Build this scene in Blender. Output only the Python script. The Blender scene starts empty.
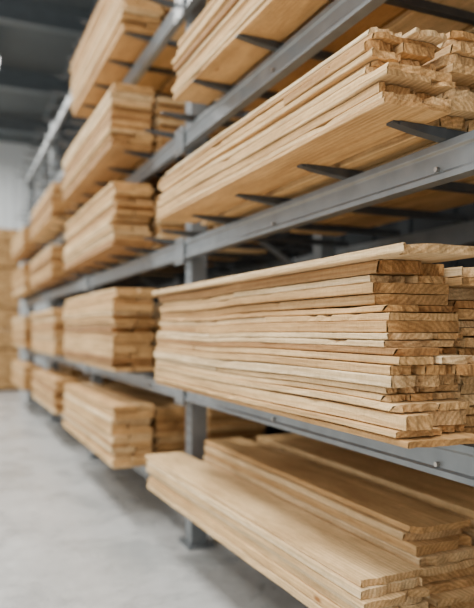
import bpy, math, random
from mathutils import Vector
S=1.2
R=random.Random(31)
col=bpy.context.scene.collection

# ---------------- materials ----------------
def newmat(name):
    m=bpy.data.materials.new(name); m.use_nodes=True
    nt=m.node_tree; b=nt.nodes['Principled BSDF']; return m,nt,b
def ramp(nt,stops):
    r=nt.nodes.new('ShaderNodeValToRGB'); e=r.color_ramp.elements
    while len(e)<len(stops): e.new(0.5)
    for i,(p,c) in enumerate(stops):
        e[i].position=p; e[i].color=(c[0],c[1],c[2],1)
    return r
def wood(name,end=False):
    m,nt,b=newmat(name); N=nt.nodes; L=nt.links
    a=N.new('ShaderNodeAttribute'); a.attribute_name='bco'
    tn=N.new('ShaderNodeAttribute'); tn.attribute_name='tone'
    base=ramp(nt,[(0,(.40,.22,.088)),(.3,(.655,.41,.18)),(.65,(.80,.55,.275)),(1,(.90,.71,.44))])
    L.new(tn.outputs['Fac'],base.inputs[0])
    mp=N.new('ShaderNodeMapping'); mp.inputs['Scale'].default_value=(1,.05,1)
    L.new(a.outputs['Vector'],mp.inputs[0])
    wv=N.new('ShaderNodeTexWave'); wv.wave_type='RINGS'; wv.rings_direction='Y'
    wv.inputs['Scale'].default_value=19; wv.inputs['Distortion'].default_value=5
    wv.inputs['Detail'].default_value=3; wv.inputs['Detail Scale'].default_value=.8
    L.new(mp.outputs[0],wv.inputs[0])
    mp2=N.new('ShaderNodeMapping'); mp2.inputs['Scale'].default_value=(1,.05 if not end else 1,1)
    L.new(a.outputs['Vector'],mp2.inputs[0])
    n1=N.new('ShaderNodeTexNoise'); n1.inputs['Scale'].default_value=190; n1.inputs['Detail'].default_value=5; n1.inputs['Roughness'].default_value=.65
    L.new(mp2.outputs[0],n1.inputs[0])
    mp3=N.new('ShaderNodeMapping'); mp3.inputs['Scale'].default_value=(1,.22,1)
    L.new(a.outputs['Vector'],mp3.inputs[0])
    n2=N.new('ShaderNodeTexNoise'); n2.inputs['Scale'].default_value=9; n2.inputs['Detail'].default_value=4
    L.new(mp3.outputs[0],n2.inputs[0])
    mp5=N.new('ShaderNodeMapping'); mp5.inputs['Scale'].default_value=(.3,1,.3)
    L.new(a.outputs['Vector'],mp5.inputs[0])
    n5=N.new('ShaderNodeTexNoise'); n5.inputs['Scale'].default_value=120; n5.inputs['Detail'].default_value=2
    L.new(mp5.outputs[0],n5.inputs[0])
    def mul(col_in,fac_sock,lo,hi,tint=(1,1,1)):
        r=ramp(nt,[(.3,(lo,lo*tint[1],lo*tint[2])),(.7,(hi,hi,hi))])
        L.new(fac_sock,r.inputs[0])
        mx=N.new('ShaderNodeMix'); mx.data_type='RGBA'; mx.blend_type='MULTIPLY'; mx.inputs[0].default_value=1
        L.new(col_in,mx.inputs[6]); L.new(r.outputs[0],mx.inputs[7]); return mx.outputs[2]
    c=mul(base.outputs[0],wv.outputs['Fac'],.89 if not end else .80,1.03,(1,.94,.86))
    c=mul(c,n1.outputs['Fac'],.72 if not end else .56,1.12,(1,.95,.88))
    c=mul(c,n2.outputs['Fac'],.72,1.10,(1,.93,.84))
    c=mul(c,n5.outputs['Fac'],.90 if not end else .82,1.05)
    if end:
        mx=N.new('ShaderNodeMix'); mx.data_type='RGBA'; mx.blend_type='MULTIPLY'; mx.inputs[0].default_value=1
        L.new(c,mx.inputs[6]); mx.inputs[7].default_value=(.92,.80,.67,1); c=mx.outputs[2]
    else:
        vo=N.new('ShaderNodeTexVoronoi'); vo.inputs['Scale'].default_value=3.2
        mp4=N.new('ShaderNodeMapping'); mp4.inputs['Scale'].default_value=(1.6,.55,1.6)
        L.new(a.outputs['Vector'],mp4.inputs[0]); L.new(mp4.outputs[0],vo.inputs[0])
        r=ramp(nt,[(.025,(.42,.26,.15)),(.07,(1,1,1))]); L.new(vo.outputs['Distance'],r.inputs[0])
        mx=N.new('ShaderNodeMix'); mx.data_type='RGBA'; mx.blend_type='MULTIPLY'; mx.inputs[0].default_value=1
        L.new(c,mx.inputs[6]); L.new(r.outputs[0],mx.inputs[7]); c=mx.outputs[2]
    L.new(c,b.inputs['Base Color']); b.inputs['Roughness'].default_value=.72 if not end else .9
    b.inputs['Specular IOR Level'].default_value=.22
    ad=N.new('ShaderNodeMath'); ad.operation='ADD'; L.new(n1.outputs['Fac'],ad.inputs[0]); L.new(n5.outputs['Fac'],ad.inputs[1])
    bp=N.new('ShaderNodeBump'); bp.inputs['Strength'].default_value=.7 if not end else 1; bp.inputs['Distance'].default_value=.005
    L.new(ad.outputs[0],bp.inputs['Height']); L.new(bp.outputs[0],b.inputs['Normal'])
    return m
M_side=wood('sawn_wood'); M_end=wood('wood_end_grain',True)

def flat(name,c,rough=.5,metal=0,nscale=6,amt=.12,bump=0):
    m,nt,b=newmat(name); N=nt.nodes; L=nt.links
    tc=N.new('ShaderNodeTexCoord'); n=N.new('ShaderNodeTexNoise'); n.inputs['Scale'].default_value=nscale; n.inputs['Detail'].default_value=6
    L.new(tc.outputs['Object'],n.inputs[0])
    r=ramp(nt,[(.3,[x*(1-amt) for x in c]),(.7,[x*(1+amt) for x in c])]); L.new(n.outputs['Fac'],r.inputs[0])
    L.new(r.outputs[0],b.inputs['Base Color']); b.inputs['Roughness'].default_value=rough; b.inputs['Metallic'].default_value=metal
    return m
M_steel=flat('grey_painted_steel',(.218,.235,.242),.36,.35,9,.12)
M_arm=flat('dark_galvanised_steel',(.085,.09,.092),.45,.5,20,.15)
M_bolt=flat('bolt_steel',(.45,.42,.38),.3,.9)
M_wallb=flat('pale_panel_wall',(.74,.78,.79),.7,0,.6,.05)
M_wallr=flat('charcoal_panel_wall',(.045,.052,.056),.7,0,1.5,.1)
M_ceil=flat('dark_roof_sheet',(.085,.10,.105),.7,0,1.0,.12)
M_roofbeam=flat('roof_steel',(.13,.15,.16),.5,.2)
M_frame=flat('window_frame_paint',(.25,.28,.30),.5)
# floor
m,nt,b=newmat('polished_concrete'); N=nt.nodes; L=nt.links
tc=N.new('ShaderNodeTexCoord')
n=N.new('ShaderNodeTexNoise'); n.inputs['Scale'].default_value=1.3; n.inputs['Detail'].default_value=9; n.inputs['Roughness'].default_value=.7; n.inputs['Distortion'].default_value=.6
L.new(tc.outputs['Object'],n.inputs[0])
r=ramp(nt,[(.3,(.34,.35,.342)),(.48,(.47,.475,.462)),(.70,(.59,.59,.57))]); L.new(n.outputs['Fac'],r.inputs[0])
n3=N.new('ShaderNodeTexNoise'); n3.inputs['Scale'].default_value=11; n3.inputs['Detail'].default_value=9; n3.inputs['Roughness'].default_value=.7
L.new(tc.outputs['Object'],n3.inputs[0])
r3=ramp(nt,[(.3,(.78,.78,.78)),(.7,(1.08,1.08,1.08))]); L.new(n3.outputs['Fac'],r3.inputs[0])
mx=N.new('ShaderNodeMix'); mx.data_type='RGBA'; mx.blend_type='MULTIPLY'; mx.inputs[0].default_value=1
L.new(r.outputs[0],mx.inputs[6]); L.new(r3.outputs[0],mx.inputs[7]); L.new(mx.outputs[2],b.inputs['Base Color'])
rr=ramp(nt,[(.3,(.18,)*3),(.7,(.42,)*3)]); L.new(n.outputs['Fac'],rr.inputs[0]); L.new(rr.outputs[0],b.inputs['Roughness'])
M_floor=m

# ---------------- mesh helpers ----------------
class MB:
    def __init__(s): s.v=[];s.f=[];s.m=[];s.co=[];s.tone=[]
    def box(s,x0,x1,y0,y1,z0,z1,mi=0):
        k=len(s.v)
        for x,y,z in [(x0,y0,z0),(x1,y0,z0),(x1,y1,z0),(x0,y1,z0),(x0,y0,z1),(x1,y0,z1),(x1,y1,z1),(x0,y1,z1)]:
            s.v.append((x*S,y*S,z*S))
        for q in [(0,3,2,1),(4,5,6,7),(0,1,5,4),(1,2,6,5),(2,3,7,6),(3,0,4,7)]:
            s.f.append(tuple(k+i for i in q)); s.m.append(mi)
    def prism(s,prof,y0,y1,mi=0):
        k=len(s.v); n=len(prof)
        for y in (y0,y1):
            for x,z in prof: s.v.append((x*S,y*S,z*S))
        for i in range(n):
            j=(i+1)%n; s.f.append((k+i,k+j,k+n+j,k+n+i)); s.m.append(mi)
        s.f.append(tuple(k+i for i in reversed(range(n)))); s.m.append(mi)
        s.f.append(tuple(k+n+i for i in range(n))); s.m.append(mi)
    def bar(s,p,q,r,n=4,mi=0):
        p=Vector(p)*S;q=Vector(q)*S;d=(q-p).normalized()
        a=d.cross(Vector((0,1,0.01))).normalized(); b2=d.cross(a)
        k=len(s.v)
        for c in (p,q):
            for i in range(n):
                t=2*math.pi*(i+.5)/n; s.v.append(tuple(c+(a*math.cos(t)+b2*math.sin(t))*r*S))
        for i in range(n):
            j=(i+1)%n; s.f.append((k+i,k+j,k+n+j,k+n+i)); s.m.append(mi)
        s.f.append(tuple(k+i for i in reversed(range(n)))); s.m.append(mi)
        s.f.append(tuple(k+n+i for i in range(n))); s.m.append(mi)
    def make(s,name,mats,parent=None,bevel=0):
        me=bpy.data.meshes.new(name); me.from_pydata(s.v,[],s.f)
        for mm in mats: me.materials.append(mm)
        me.polygons.foreach_set('material_index',s.m)
        if s.co:
            a=me.attributes.new('bco','FLOAT_VECTOR','POINT'); a.data.foreach_set('vector',[c for t in s.co for c in t])
            a=me.attributes.new('tone','FLOAT','POINT'); a.data.foreach_set('value',s.tone)
        me.validate(); me.update()
        import bmesh
        bm=bmesh.new(); bm.from_mesh(me); bmesh.ops.recalc_face_normals(bm,faces=bm.faces); bm.to_mesh(me); bm.free()
        o=bpy.data.objects.new(name,me); col.objects.link(o)
        if parent: o.parent=parent
        if bevel:
            bv=o.modifiers.new('bevel','BEVEL'); bv.width=bevel; bv.segments=2; bv.limit_method='ANGLE'
        return o

def board(mb,xc,w,y0,y1,t,basef,yaw,yc,tone,hero,rag,rough=.7):
    c=min(.0028 if hero else .005,t*.22)
    nx=9 if hero else 2
    ny=34 if hero else 4
    k=len(mb.v)
    off=(R.choice([-1,1])*R.uniform(.03,.35),R.uniform(0,40),R.choice([-1,1])*R.uniform(.03,.30))
    P=[]
    xs=[-w/2+c+(w-2*c)*i/(nx-1) for i in range(nx)]
    for x in xs: P.append((x,0))
    P.append((w/2,c)); P.append((w/2,t-c))
    for x in reversed(xs): P.append((x,t))
    P.append((-w/2,t-c)); P.append((-w/2,c))
    n=len(P)
    sl=R.uniform(-.05,.05) if hero else R.uniform(-.01,.01)
    endA=[R.uniform(-1,1)*rag*.6 for _ in range(n)]; endB=[R.uniform(-1,1)*rag for _ in range(n)]
    if hero:
        walk=0
        for i in range(nx):
            j=nx+2+(nx-1-i); walk=walk*.5+R.uniform(-1,1)*rag*1.7; bevel_=R.uniform(-1,1)*rag*1.3
            endA[i]+=walk+bevel_; endA[j]+=walk-bevel_
            if i==0: endA[n-1]+=walk; endA[n-2]+=walk
            if i==nx-1: endA[nx]+=walk; endA[nx+1]+=walk
        for _ in range(R.choice([0,1,1,2])):
            i=R.choice([0,0,1,R.randrange(nx),nx-1]); j=nx+2+(nx-1-i); v=R.uniform(.01,.045); endA[i]+=v; endA[j]+=v*R.uniform(.2,1)
            if i==0: endA[n-1]+=v; endA[n-2]+=v*.7
    frac=[0]+([.004,.012] if hero else [])+[ (q+1)/(ny) for q in range(ny-1)]+[1]
    pa=[R.uniform(0,6.3) for _ in range(4)]; fa=[R.uniform(1,3),R.uniform(4,9)]
    chips=[(R.random(),R.uniform(.01,.04),R.uniform(.002,.009)) for _ in range(R.choice([0,1,2,3]))] if hero else []
    for qi,fq in enumerate(frac):
        yy=y0+(y1-y0)*fq
        wl=(math.sin(pa[0]+fa[0]*fq*3)*.0025+math.sin(pa[1]+fa[1]*fq*3)*.0012)*rough if hero else 0
        wr=(math.sin(pa[2]+fa[0]*fq*3)*.0025)*rough if hero else 0
        ch=sum(d for (p,wd,d) in chips if abs(fq-p)<wd)
        j1=R.uniform(-.0012,.0012)*rough; j2=R.uniform(-.0015,.0015)*rough
        for i,(x,z) in enumerate(P):
            xx=x
            if hero and x<-w/2+c*1.5: xx+=wl+j1+(j2 if z>t/2 else 0)+(ch if z>t/2 else 0)
            elif hero and x>w/2-c*1.5: xx+=wr+j2
            yl=yy+sl*x
            if qi==0: yl+=endA[i]
            elif hero and qi<3: yl+=endA[i]*.9
            if fq==1: yl+=endB[i]
            zz=basef(yy)+z
            if hero and z>t/2: zz-=ch*.5 if x<-w/2+c*1.5 else 0
            if hero: zz+=R.uniform(-.0005,.0005)
            X=xc+xx*math.cos(yaw)-(yl-yc)*math.sin(yaw)
            mb.v.append((X,yl,zz)); mb.co.append((x+off[0],yl+off[1],z+off[2])); mb.tone.append(tone)
    nr=len(frac)
    for q in range(nr-1):
        for i in range(n):
            j=(i+1)%n; mb.f.append((k+q*n+i,k+q*n+j,k+(q+1)*n+j,k+(q+1)*n+i)); mb.m.append(0)
    for st,fl in ((k,1),(k+(nr-1)*n,0)):
        def add(*ids):
            ids=[st+i for i in ids]; mb.f.append(tuple(reversed(ids)) if fl else tuple(ids)); mb.m.append(1)
        for i in range(nx-1):
            tj=nx+2+(nx-1-i); add(i,i+1,tj-1,tj)
        add(nx-1,nx,nx+1,nx+2); add(0,2*nx+2,n-2,n-1)

def stack(x0,x1,y0,y1,z0,z1,tmin=.02,tmax=.034,hero=False,yaw=0,jx=.012,jy=.02,nb=(1,2,2),steps=None,tone=(.15,.95),gapmax=.005,name='lumber_stack',topboard=None,jb=.6,split=0):
    mb=MB(); x0*=S;x1*=S;y0*=S;y1*=S;z0*=S;z1*=S
    K=9; base=[z0+.0005]*K
    def mk(arr):
        arr=list(arr)
        def f(y):
            u=(y-y0)/(y1-y0)*(K-1); u=max(0,min(K-1.0001,u)); i=int(u); return arr[i]+(arr[i+1]-arr[i])*(u-i)
        return f
    yc=(y0+y1)/2; gx=0;gy=0;left=0
    while True:
        t=(tmin+(tmax-tmin)*R.random()**1.1)*S
        if sum(base)/K+t>z1+.008: break
        if left<=0:
            left=R.randint(1,3); gx=R.uniform(-1,1)*jx*S; gy=R.uniform(-1,1)*jy*S
        left-=1
        h=(sum(base)/K-z0)/max(1e-6,(z1-z0))
        sx=sy=0
        if steps:
            for (hh,ax,ay) in steps:
                if h>=hh: sx,sy=ax*S,ay*S
        n=R.choice(nb); W=x1-x0
        cuts=[0]+sorted([ (i+R.uniform(-.22,.22))/n for i in range(1,n)])+[1]
        f=mk(base)
        lt=R.uniform(*tone)
        for i in range(n):
            g=.002+R.uniform(0,.008)
            wa=x0+W*cuts[i]+ (g if i else R.uniform(-.008,.012)); wb=x0+W*cuts[i+1]-(g if i<n-1 else R.uniform(-.004,.02))
            xa=(wa+wb)/2+gx+sx
            ya=y0+gy+sy+R.uniform(-1,1)*jb*jy*S+(R.uniform(.01,.07) if R.random()<.3 else 0)
            yb=y1+R.uniform(-1,1)*jy*S
            tt=t-R.uniform(0,.003); to=min(1,max(0,lt+R.uniform(-.25,.25))); rg=.0038 if hero else .004
            if i==0 and R.random()<split:
                ym=ya+(yb-ya)*R.uniform(.25,.8); dx=R.uniform(.002,.010)
                board(mb,xa,wb-wa,ya,ym-.004,tt,f,yaw,yc,to,hero,rg)
                board(mb,xa+dx,wb-wa,ym+.004,yb,tt-.001,f,yaw,yc,min(1,max(0,to+R.uniform(-.3,.3))),hero,rg)
            else:
                board(mb,xa,wb-wa,ya,yb,tt,f,yaw+R.uniform(-.002,.002),yc,to,hero,rg)
        ph=R.uniform(0,6.3);fr=R.uniform(.3,1.0);ga=R.uniform(.3,1)*gapmax if R.random()<.65 else .0005
        base=[b_+t+.0012+ga*max(0,math.sin(ph+fr*i)) for i,b_ in enumerate(base)]
        mn=min(base); cap=.010 if hero else .02
        base=[mn+min(b_-mn,cap) for b_ in base]   # keep the courses from drifting into a bow
    if topboard:
        for (bx0,bx1,by0,by1,bt) in topboard:
            f0=mk([max(base)]*K)
            board(mb,(bx0+bx1)/2*S,(bx1-bx0)*S,by0*S,by1*S,bt*S,f0,R.uniform(-.004,.004),yc,R.uniform(.6,.95),hero,.004)
            base=[max(base)+bt*S+.0005]*K
    return mb.make(name,[M_side,M_end])

# ---------------- room ----------------
ZF=-1.33; ZC=5.6; YB=20.5; XR=2.75; XL=-6; Y0=-4
mb=MB(); mb.box(XL-.1,XR+.1,Y0,YB+.1,ZF-.1,ZF); mb.make('floor',[M_floor])
mb=MB(); mb.box(XL-.1,XR+.1,Y0,YB+.1,ZC,ZC+.1)
mb.make('ceiling',[M_ceil])
mb=MB(); mb.box(XL,XR,YB,YB+.1,ZF,ZC)
for i in range(30):
    x=XL+.15+i*.29
    if x<XR-.1: mb.box(x,x+.03,YB-.02,YB,ZF,ZC)
mb.make('wall_back',[M_wallb])
mb=MB(); mb.box(XR,XR+.1,Y0,YB,ZF,ZC)
for i in range(60):
    y=Y0+.2+i*.4; mb.box(XR-.03,XR,y,y+.12,ZF,ZC)
mb.make('wall_right',[M_wallr])
mb=MB(); mb.box(XL-.1,XL,Y0,YB,ZF,-.2); mb.box(XL-.1,XL,Y0,YB,4.9,ZC)
mb.make('wall_left',[M_wallb])
mb=MB()
for i in range(10):
    y=Y0+i*(YB-Y0-.1)/9; mb.box(XL-.08,XL-.01,y,y+.1,-.2,4.9)
for z in (-.2,1.5,3.2,4.84): mb.box(XL-.07,XL-.02,Y0,YB,z,z+.06)
mb.make('window_1',[M_frame])
mb=MB()
for y in (2,5.2,8.4,11.6,14.8,18):
    mb.box(XL,XR,y-.09,y+.09,ZC-.05,ZC); mb.box(XL,XR,y-.02,y+.02,ZC-.35,ZC-.05); mb.box(XL,XR,y-.09,y+.09,ZC-.40,ZC-.35)
for x in (-4.5,-2.8,-1.1,.6,2.3): mb.box(x-.03,x+.03,Y0,YB,ZC-.12,ZC-.002)
mb.make('roof_beam',[M_roofbeam])

m,nt,b=newmat('lamp_diffuser'); b.inputs['Emission Color'].default_value=(1,.98,.95,1); b.inputs['Emission Strength'].default_value=9; b.inputs['Base Color'].default_value=(.9,.9,.9,1)
M_lamp=m
for i,(x,y) in enumerate([(-.3,-1.5),(-.3,3.4),(-.3,6.8),(-.3,10),(.72,13.5),(-.3,16.5),(-3,1),(-3,6.8),(-3,13.2)]):
    mb=MB(); mb.box(x-.14,x+.14,y-.6,y+.6,ZC-.52,ZC-.44,0); mb.box(x-.11,x+.11,y-.57,y+.57,ZC-.53,ZC-.52,1)
    mb.bar((x,y-.4,ZC-.44),(x,y-.4,ZC),.008,6,0); mb.bar((x,y+.4,ZC-.44),(x,y+.4,ZC),.008,6,0)
    mb.make('ceiling_light',[M_roofbeam,M_lamp])
def area(name,loc,rot,sx,sy,p,c=(1,1,1)):
    l=bpy.data.lights.new(name,'AREA'); l.shape='RECTANGLE'; l.size=sx; l.size_y=sy; l.energy=p; l.color=c
    o=bpy.data.objects.new(name,l); o.location=loc; o.rotation_euler=rot; col.objects.link(o); return o
for (x,y,p) in [(-1.2,-.5,580),(-1.2,4.5,450),(-1.2,9.5,440),(-1.2,14.5,520),(-4,2,330),(-4,9,280),(-1.2,18,450)]:  # area lights added below the closed roof for overall brightness; no skylight there
    area('added_area_light',(x*S,y*S,(ZC-.6)*S),(0,0,0),1.6,3.0,p,(1,.98,.94))
w=bpy.data.worlds.new('sky'); bpy.context.scene.world=w; w.use_nodes=True
bg=w.node_tree.nodes['Background']; bg.inputs[0].default_value=(.98,.99,1,1); bg.inputs[1].default_value=1.6

# ---------------- rack ----------------
SH=[-.93,-.285,.575,1.25,2.08,2.85]
UY=[.8,3.8,6.8,9.8,12.8]
rack=bpy.data.objects.new('storage_rack',None); col.objects.link(rack)
BX=1.32
mb=MB()
for y in UY:
    for x in (1.40,2.32):
        mb.box(x-.05,x-.038,y-.055,y+.055,ZF+.01,3.05)
        mb.box(x-.038,x+.05,y-.055,y-.043,ZF+.01,3.05); mb.box(x-.038,x+.05,y+.043,y+.055,ZF+.01,3.05)
        mb.box(x-.085,x+.09,y-.10,y+.10,ZF,ZF+.012)
        for dx,dy in ((-.065,-.08),(-.065,.08),(.07,-.08),(.07,.08)):
            mb.bar((x+dx,y+dy,ZF+.012),(x+dx,y+dy,ZF+.03),.01,6)
    zz=ZF+.15; sgn=1
    while zz<2.7:
        a,b2=(1.45,2.27) if sgn>0 else (2.27,1.45)
        mb.bar((a,y,zz),(b2,y,zz+.5),.018,4); zz+=.5; sgn=-sgn
    mb.box(1.45,2.27,y-.02,y+.02,ZF+.1,ZF+.14)
mb.make('uprights',[M_steel],rack)
mb=MB()
for y in UY[1:]:
    z=ZF+.2
    while z<3.0:
        for dy in (-.025,.025): mb.box(1.349,1.3502,y+dy-.006,y+dy+.006,z,z+.025)
        z+=.06
mb.make('upright_slots',[M_arm],rack)
mb=MB()
for z in SH:
    t=z-.032; h=.108
    for x,s in ((BX,1),(2.40,-1)):
        p=[(0,t),(0,t-.022),(.008,t-.03),(.008,t-h+.025),(0,t-h+.018),(0,t-h),(.05,t-h),(.05,t)]
        pr=[(x+s*a,b_) for a,b_ in p]
        if s>0: pr=[(a-.022,b_) for a,b_ in pr]
        if s<0: pr=list(reversed([(a+.022,b_) for a,b_ in pr]))
        for j in range(len(UY)-1):
            mb.prism(pr,UY[j]+.003,UY[j+1]-.003)
mb.make('beams',[M_steel],rack,.002)
mb=MB()
for z in SH:
    t=z-.032
    for j,y in enumerate(UY):
        for s in ((-1,1) if 0<j<len(UY)-1 else ((1,) if j==0 else (-1,))):
            ya,yb=(y+.004,y+.075) if s>0 else (y-.075,y-.004)
            mb.box(BX-.034,BX-.022,ya,yb,t-.14,t+.02)
            for zz in (t-.12,t-.01):
                mb.bar((BX-.044,(ya+yb)/2,zz),(BX-.034,(ya+yb)/2,zz),.009,6,1)
    for j in range(len(UY)-1):
        for dy in (.67,1.72):
            y=UY[j]+dy+.03
            mb.bar((BX-.026,y,t-.075),(BX-.012,y,t-.075),.008,6,1)
mb.make('beam_connectors',[M_steel,M_bolt],rack)
mb=MB()
for z in SH:
    for j in range(len(UY)-1):
        for dy in (.14,.67,1.18,1.72,2.26,2.78):
            y=UY[j]+dy
            fx=1.11
            mb.prism([(fx,z-.007),(1.20,z-.022),(1.29,z-.0325),(2.37,z-.0325),(2.37,z-.0005),(fx,z-.0005)],y-.016,y+.016)
            mb.prism([(fx+.02,z-.012),(1.20,z-.023),(1.29,z-.0325),(1.29,z-.001),(fx+.02,z-.001)],y-.021,y-.016)
mb.make('support_arms',[M_arm],rack)

# ---------------- lumber: front bay ----------------
stack(1.0,1.245,1.31,3.33,SH[1],.19,.016,.038,True,0,.011,.03,(1,2,2,3),steps=[(.0,0,-.02),(.18,0,.03),(.34,.006,-.01),(.5,.014,.06),(.75,.016,.09)],
      topboard=[(.985,1.235,1.24,3.36,.022)],gapmax=.009,split=.35)
stack(1.275,1.50,1.36,3.40,SH[1],.17,.016,.036,True,0,.008,.03,(1,2),gapmax=.007)
stack(1.53,1.80,1.40,3.40,SH[1],.13,.02,.034,False,0,.01,.03,(1,2))
stack(1.84,2.18,1.30,3.40,SH[1],.05,.02,.034,False,0,.01,.03,(1,2))
stack(1.0,1.225,1.36,3.33,SH[2],.825,.013,.030,True,0,.012,.03,(1,1,2),steps=[(0,0,0),(.25,.004,-.02),(.42,.016,.07),(.8,.02,.04)],gapmax=.007,split=.2,tone=(.3,1))
stack(1.255,1.50,1.40,3.38,SH[2],.84,.014,.034,True,0,.01,.04,(1,2),tone=(.3,1))
stack(1.53,1.80,1.40,3.40,SH[2],.80,.02,.034,False,0,.01,.03,(1,2))
stack(1.84,2.18,1.30,3.40,SH[2],.78,.02,.034,False,0,.01,.03,(1,2))
stack(1.12,1.34,1.25,3.37,SH[3],1.55,.016,.034,True,0,.01,.03,(1,))
stack(1.37,1.62,1.25,3.40,SH[3],1.60,.018,.03,False,0,.01,.03,(1,))
stack(1.66,1.95,1.25,3.40,SH[3],1.55,.018,.03,False,0,.01,.03,(1,))
stack(1.98,2.25,1.25,3.40,SH[3],1.5,.018,.03,False,0,.01,.03,(1,))
stack(1.05,1.34,1.3,3.37,SH[4],2.4); stack(1.4,1.7,1.3,3.37,SH[4],2.4); stack(1.75,2.05,1.3,3.37,SH[4],2.4)
# shelf 1
stack(1.09,1.33,1.62,3.70,SH[0],-.735,.022,.038,True,.022,.016,.05,(1,1,2),gapmax=.002,tone=(.4,1))
stack(1.375,1.64,1.66,3.60,SH[0],-.655,.020,.034,True,.008,.016,.06,(1,),tone=(.4,1),gapmax=.002)
stack(1.69,1.95,1.62,3.50,SH[0],-.625,.020,.034,True,0,.015,.05,(1,),tone=(.4,1),gapmax=.002)
stack(1.99,2.27,1.60,3.45,SH[0],-.60,.020,.032,False,0,.01,.05,(1,),tone=(.4,1))

# ---------------- lumber: further bays ----------------
XO={0:1.0,1:1.0,2:1.0,3:1.0,4:1.07}
for j in (1,2,3):
    yb=UY[j]+.55
    tops={0:-.50,1:.285,2:1.03,3:1.70,4:2.62}
    for si in range(5):
        if si==4 and j>1: continue
        z1=tops[si]-(R.uniform(0,.10) if j>1 else 0)
        xo=XO[si]+(.03 if j>1 else 0)
        stack(xo+R.uniform(-.02,.02),xo+.29,yb+R.uniform(-.03,.05),yb+2.12+R.uniform(-.08,.05),SH[si],z1,.020,.040,False,0,.012,.03,(1,2),gapmax=.006,tone=(.15,.85),steps=[(0,0,0),(.5,R.uniform(-.02,.02),R.uniform(-.03,.04))])
        stack(xo+.33,1.66,yb+R.uniform(0,.1),yb+2.2,SH[si],z1-R.uniform(.05,.25),.022,.04,False,0,.01,.02,(1,))
        stack(1.70,2.15,yb,yb+2.2,SH[si],z1-R.uniform(.05,.2),.025,.045,False,0,.01,.02,(1,2))
for (x0,x1,zt) in ((.55,1.4,2.2),(-.4,.45,2.0)):
    mb=MB()
    z=ZF
    for lv in range(4):
        for y in (15.1,16,16.9):
            mb.box(x0,x1,y-.05,y+.05,z+.0005,z+.08)
        z+=.08
        h=(zt-ZF)/4-.08
        nl=int(h/.04)
        for l in range(nl):
            for i in range(3):
                w_=(x1-x0)/3
                mb.box(x0+w_*i+.005,x0+w_*(i+1)-.005+R.uniform(-.01,.01),14.9+R.uniform(-.02,.02),17.1,z+l*h/nl+.001,z+(l+1)*h/nl-.004)
        z+=h
    mb.co=[(v[0]+.2,v[1],v[2]) for v in mb.v]; mb.tone=[.1+.5*((i//8*7919)%100)/100 for i in range(len(mb.v))]
    mb.make('lumber_pile',[M_side,M_end])

# ---------------- camera ----------------
cd=bpy.data.cameras.new('camera'); cam=bpy.data.objects.new('camera',cd); col.objects.link(cam)
cd.sensor_fit='HORIZONTAL'; cd.sensor_width=36; cd.lens=36*650/474
cd.shift_y=26/474
cam.location=(0,0,0); cam.rotation_euler=(math.radians(90),0,-math.atan(287/650))
cd.dof.use_dof=True; cd.dof.focus_distance=1.75*S; cd.dof.aperture_fstop=1.7
cd.clip_end=200
bpy.context.scene.camera=cam
for o in list(bpy.context.scene.objects):
    if o.parent is None: o.location.z+= -ZF*S
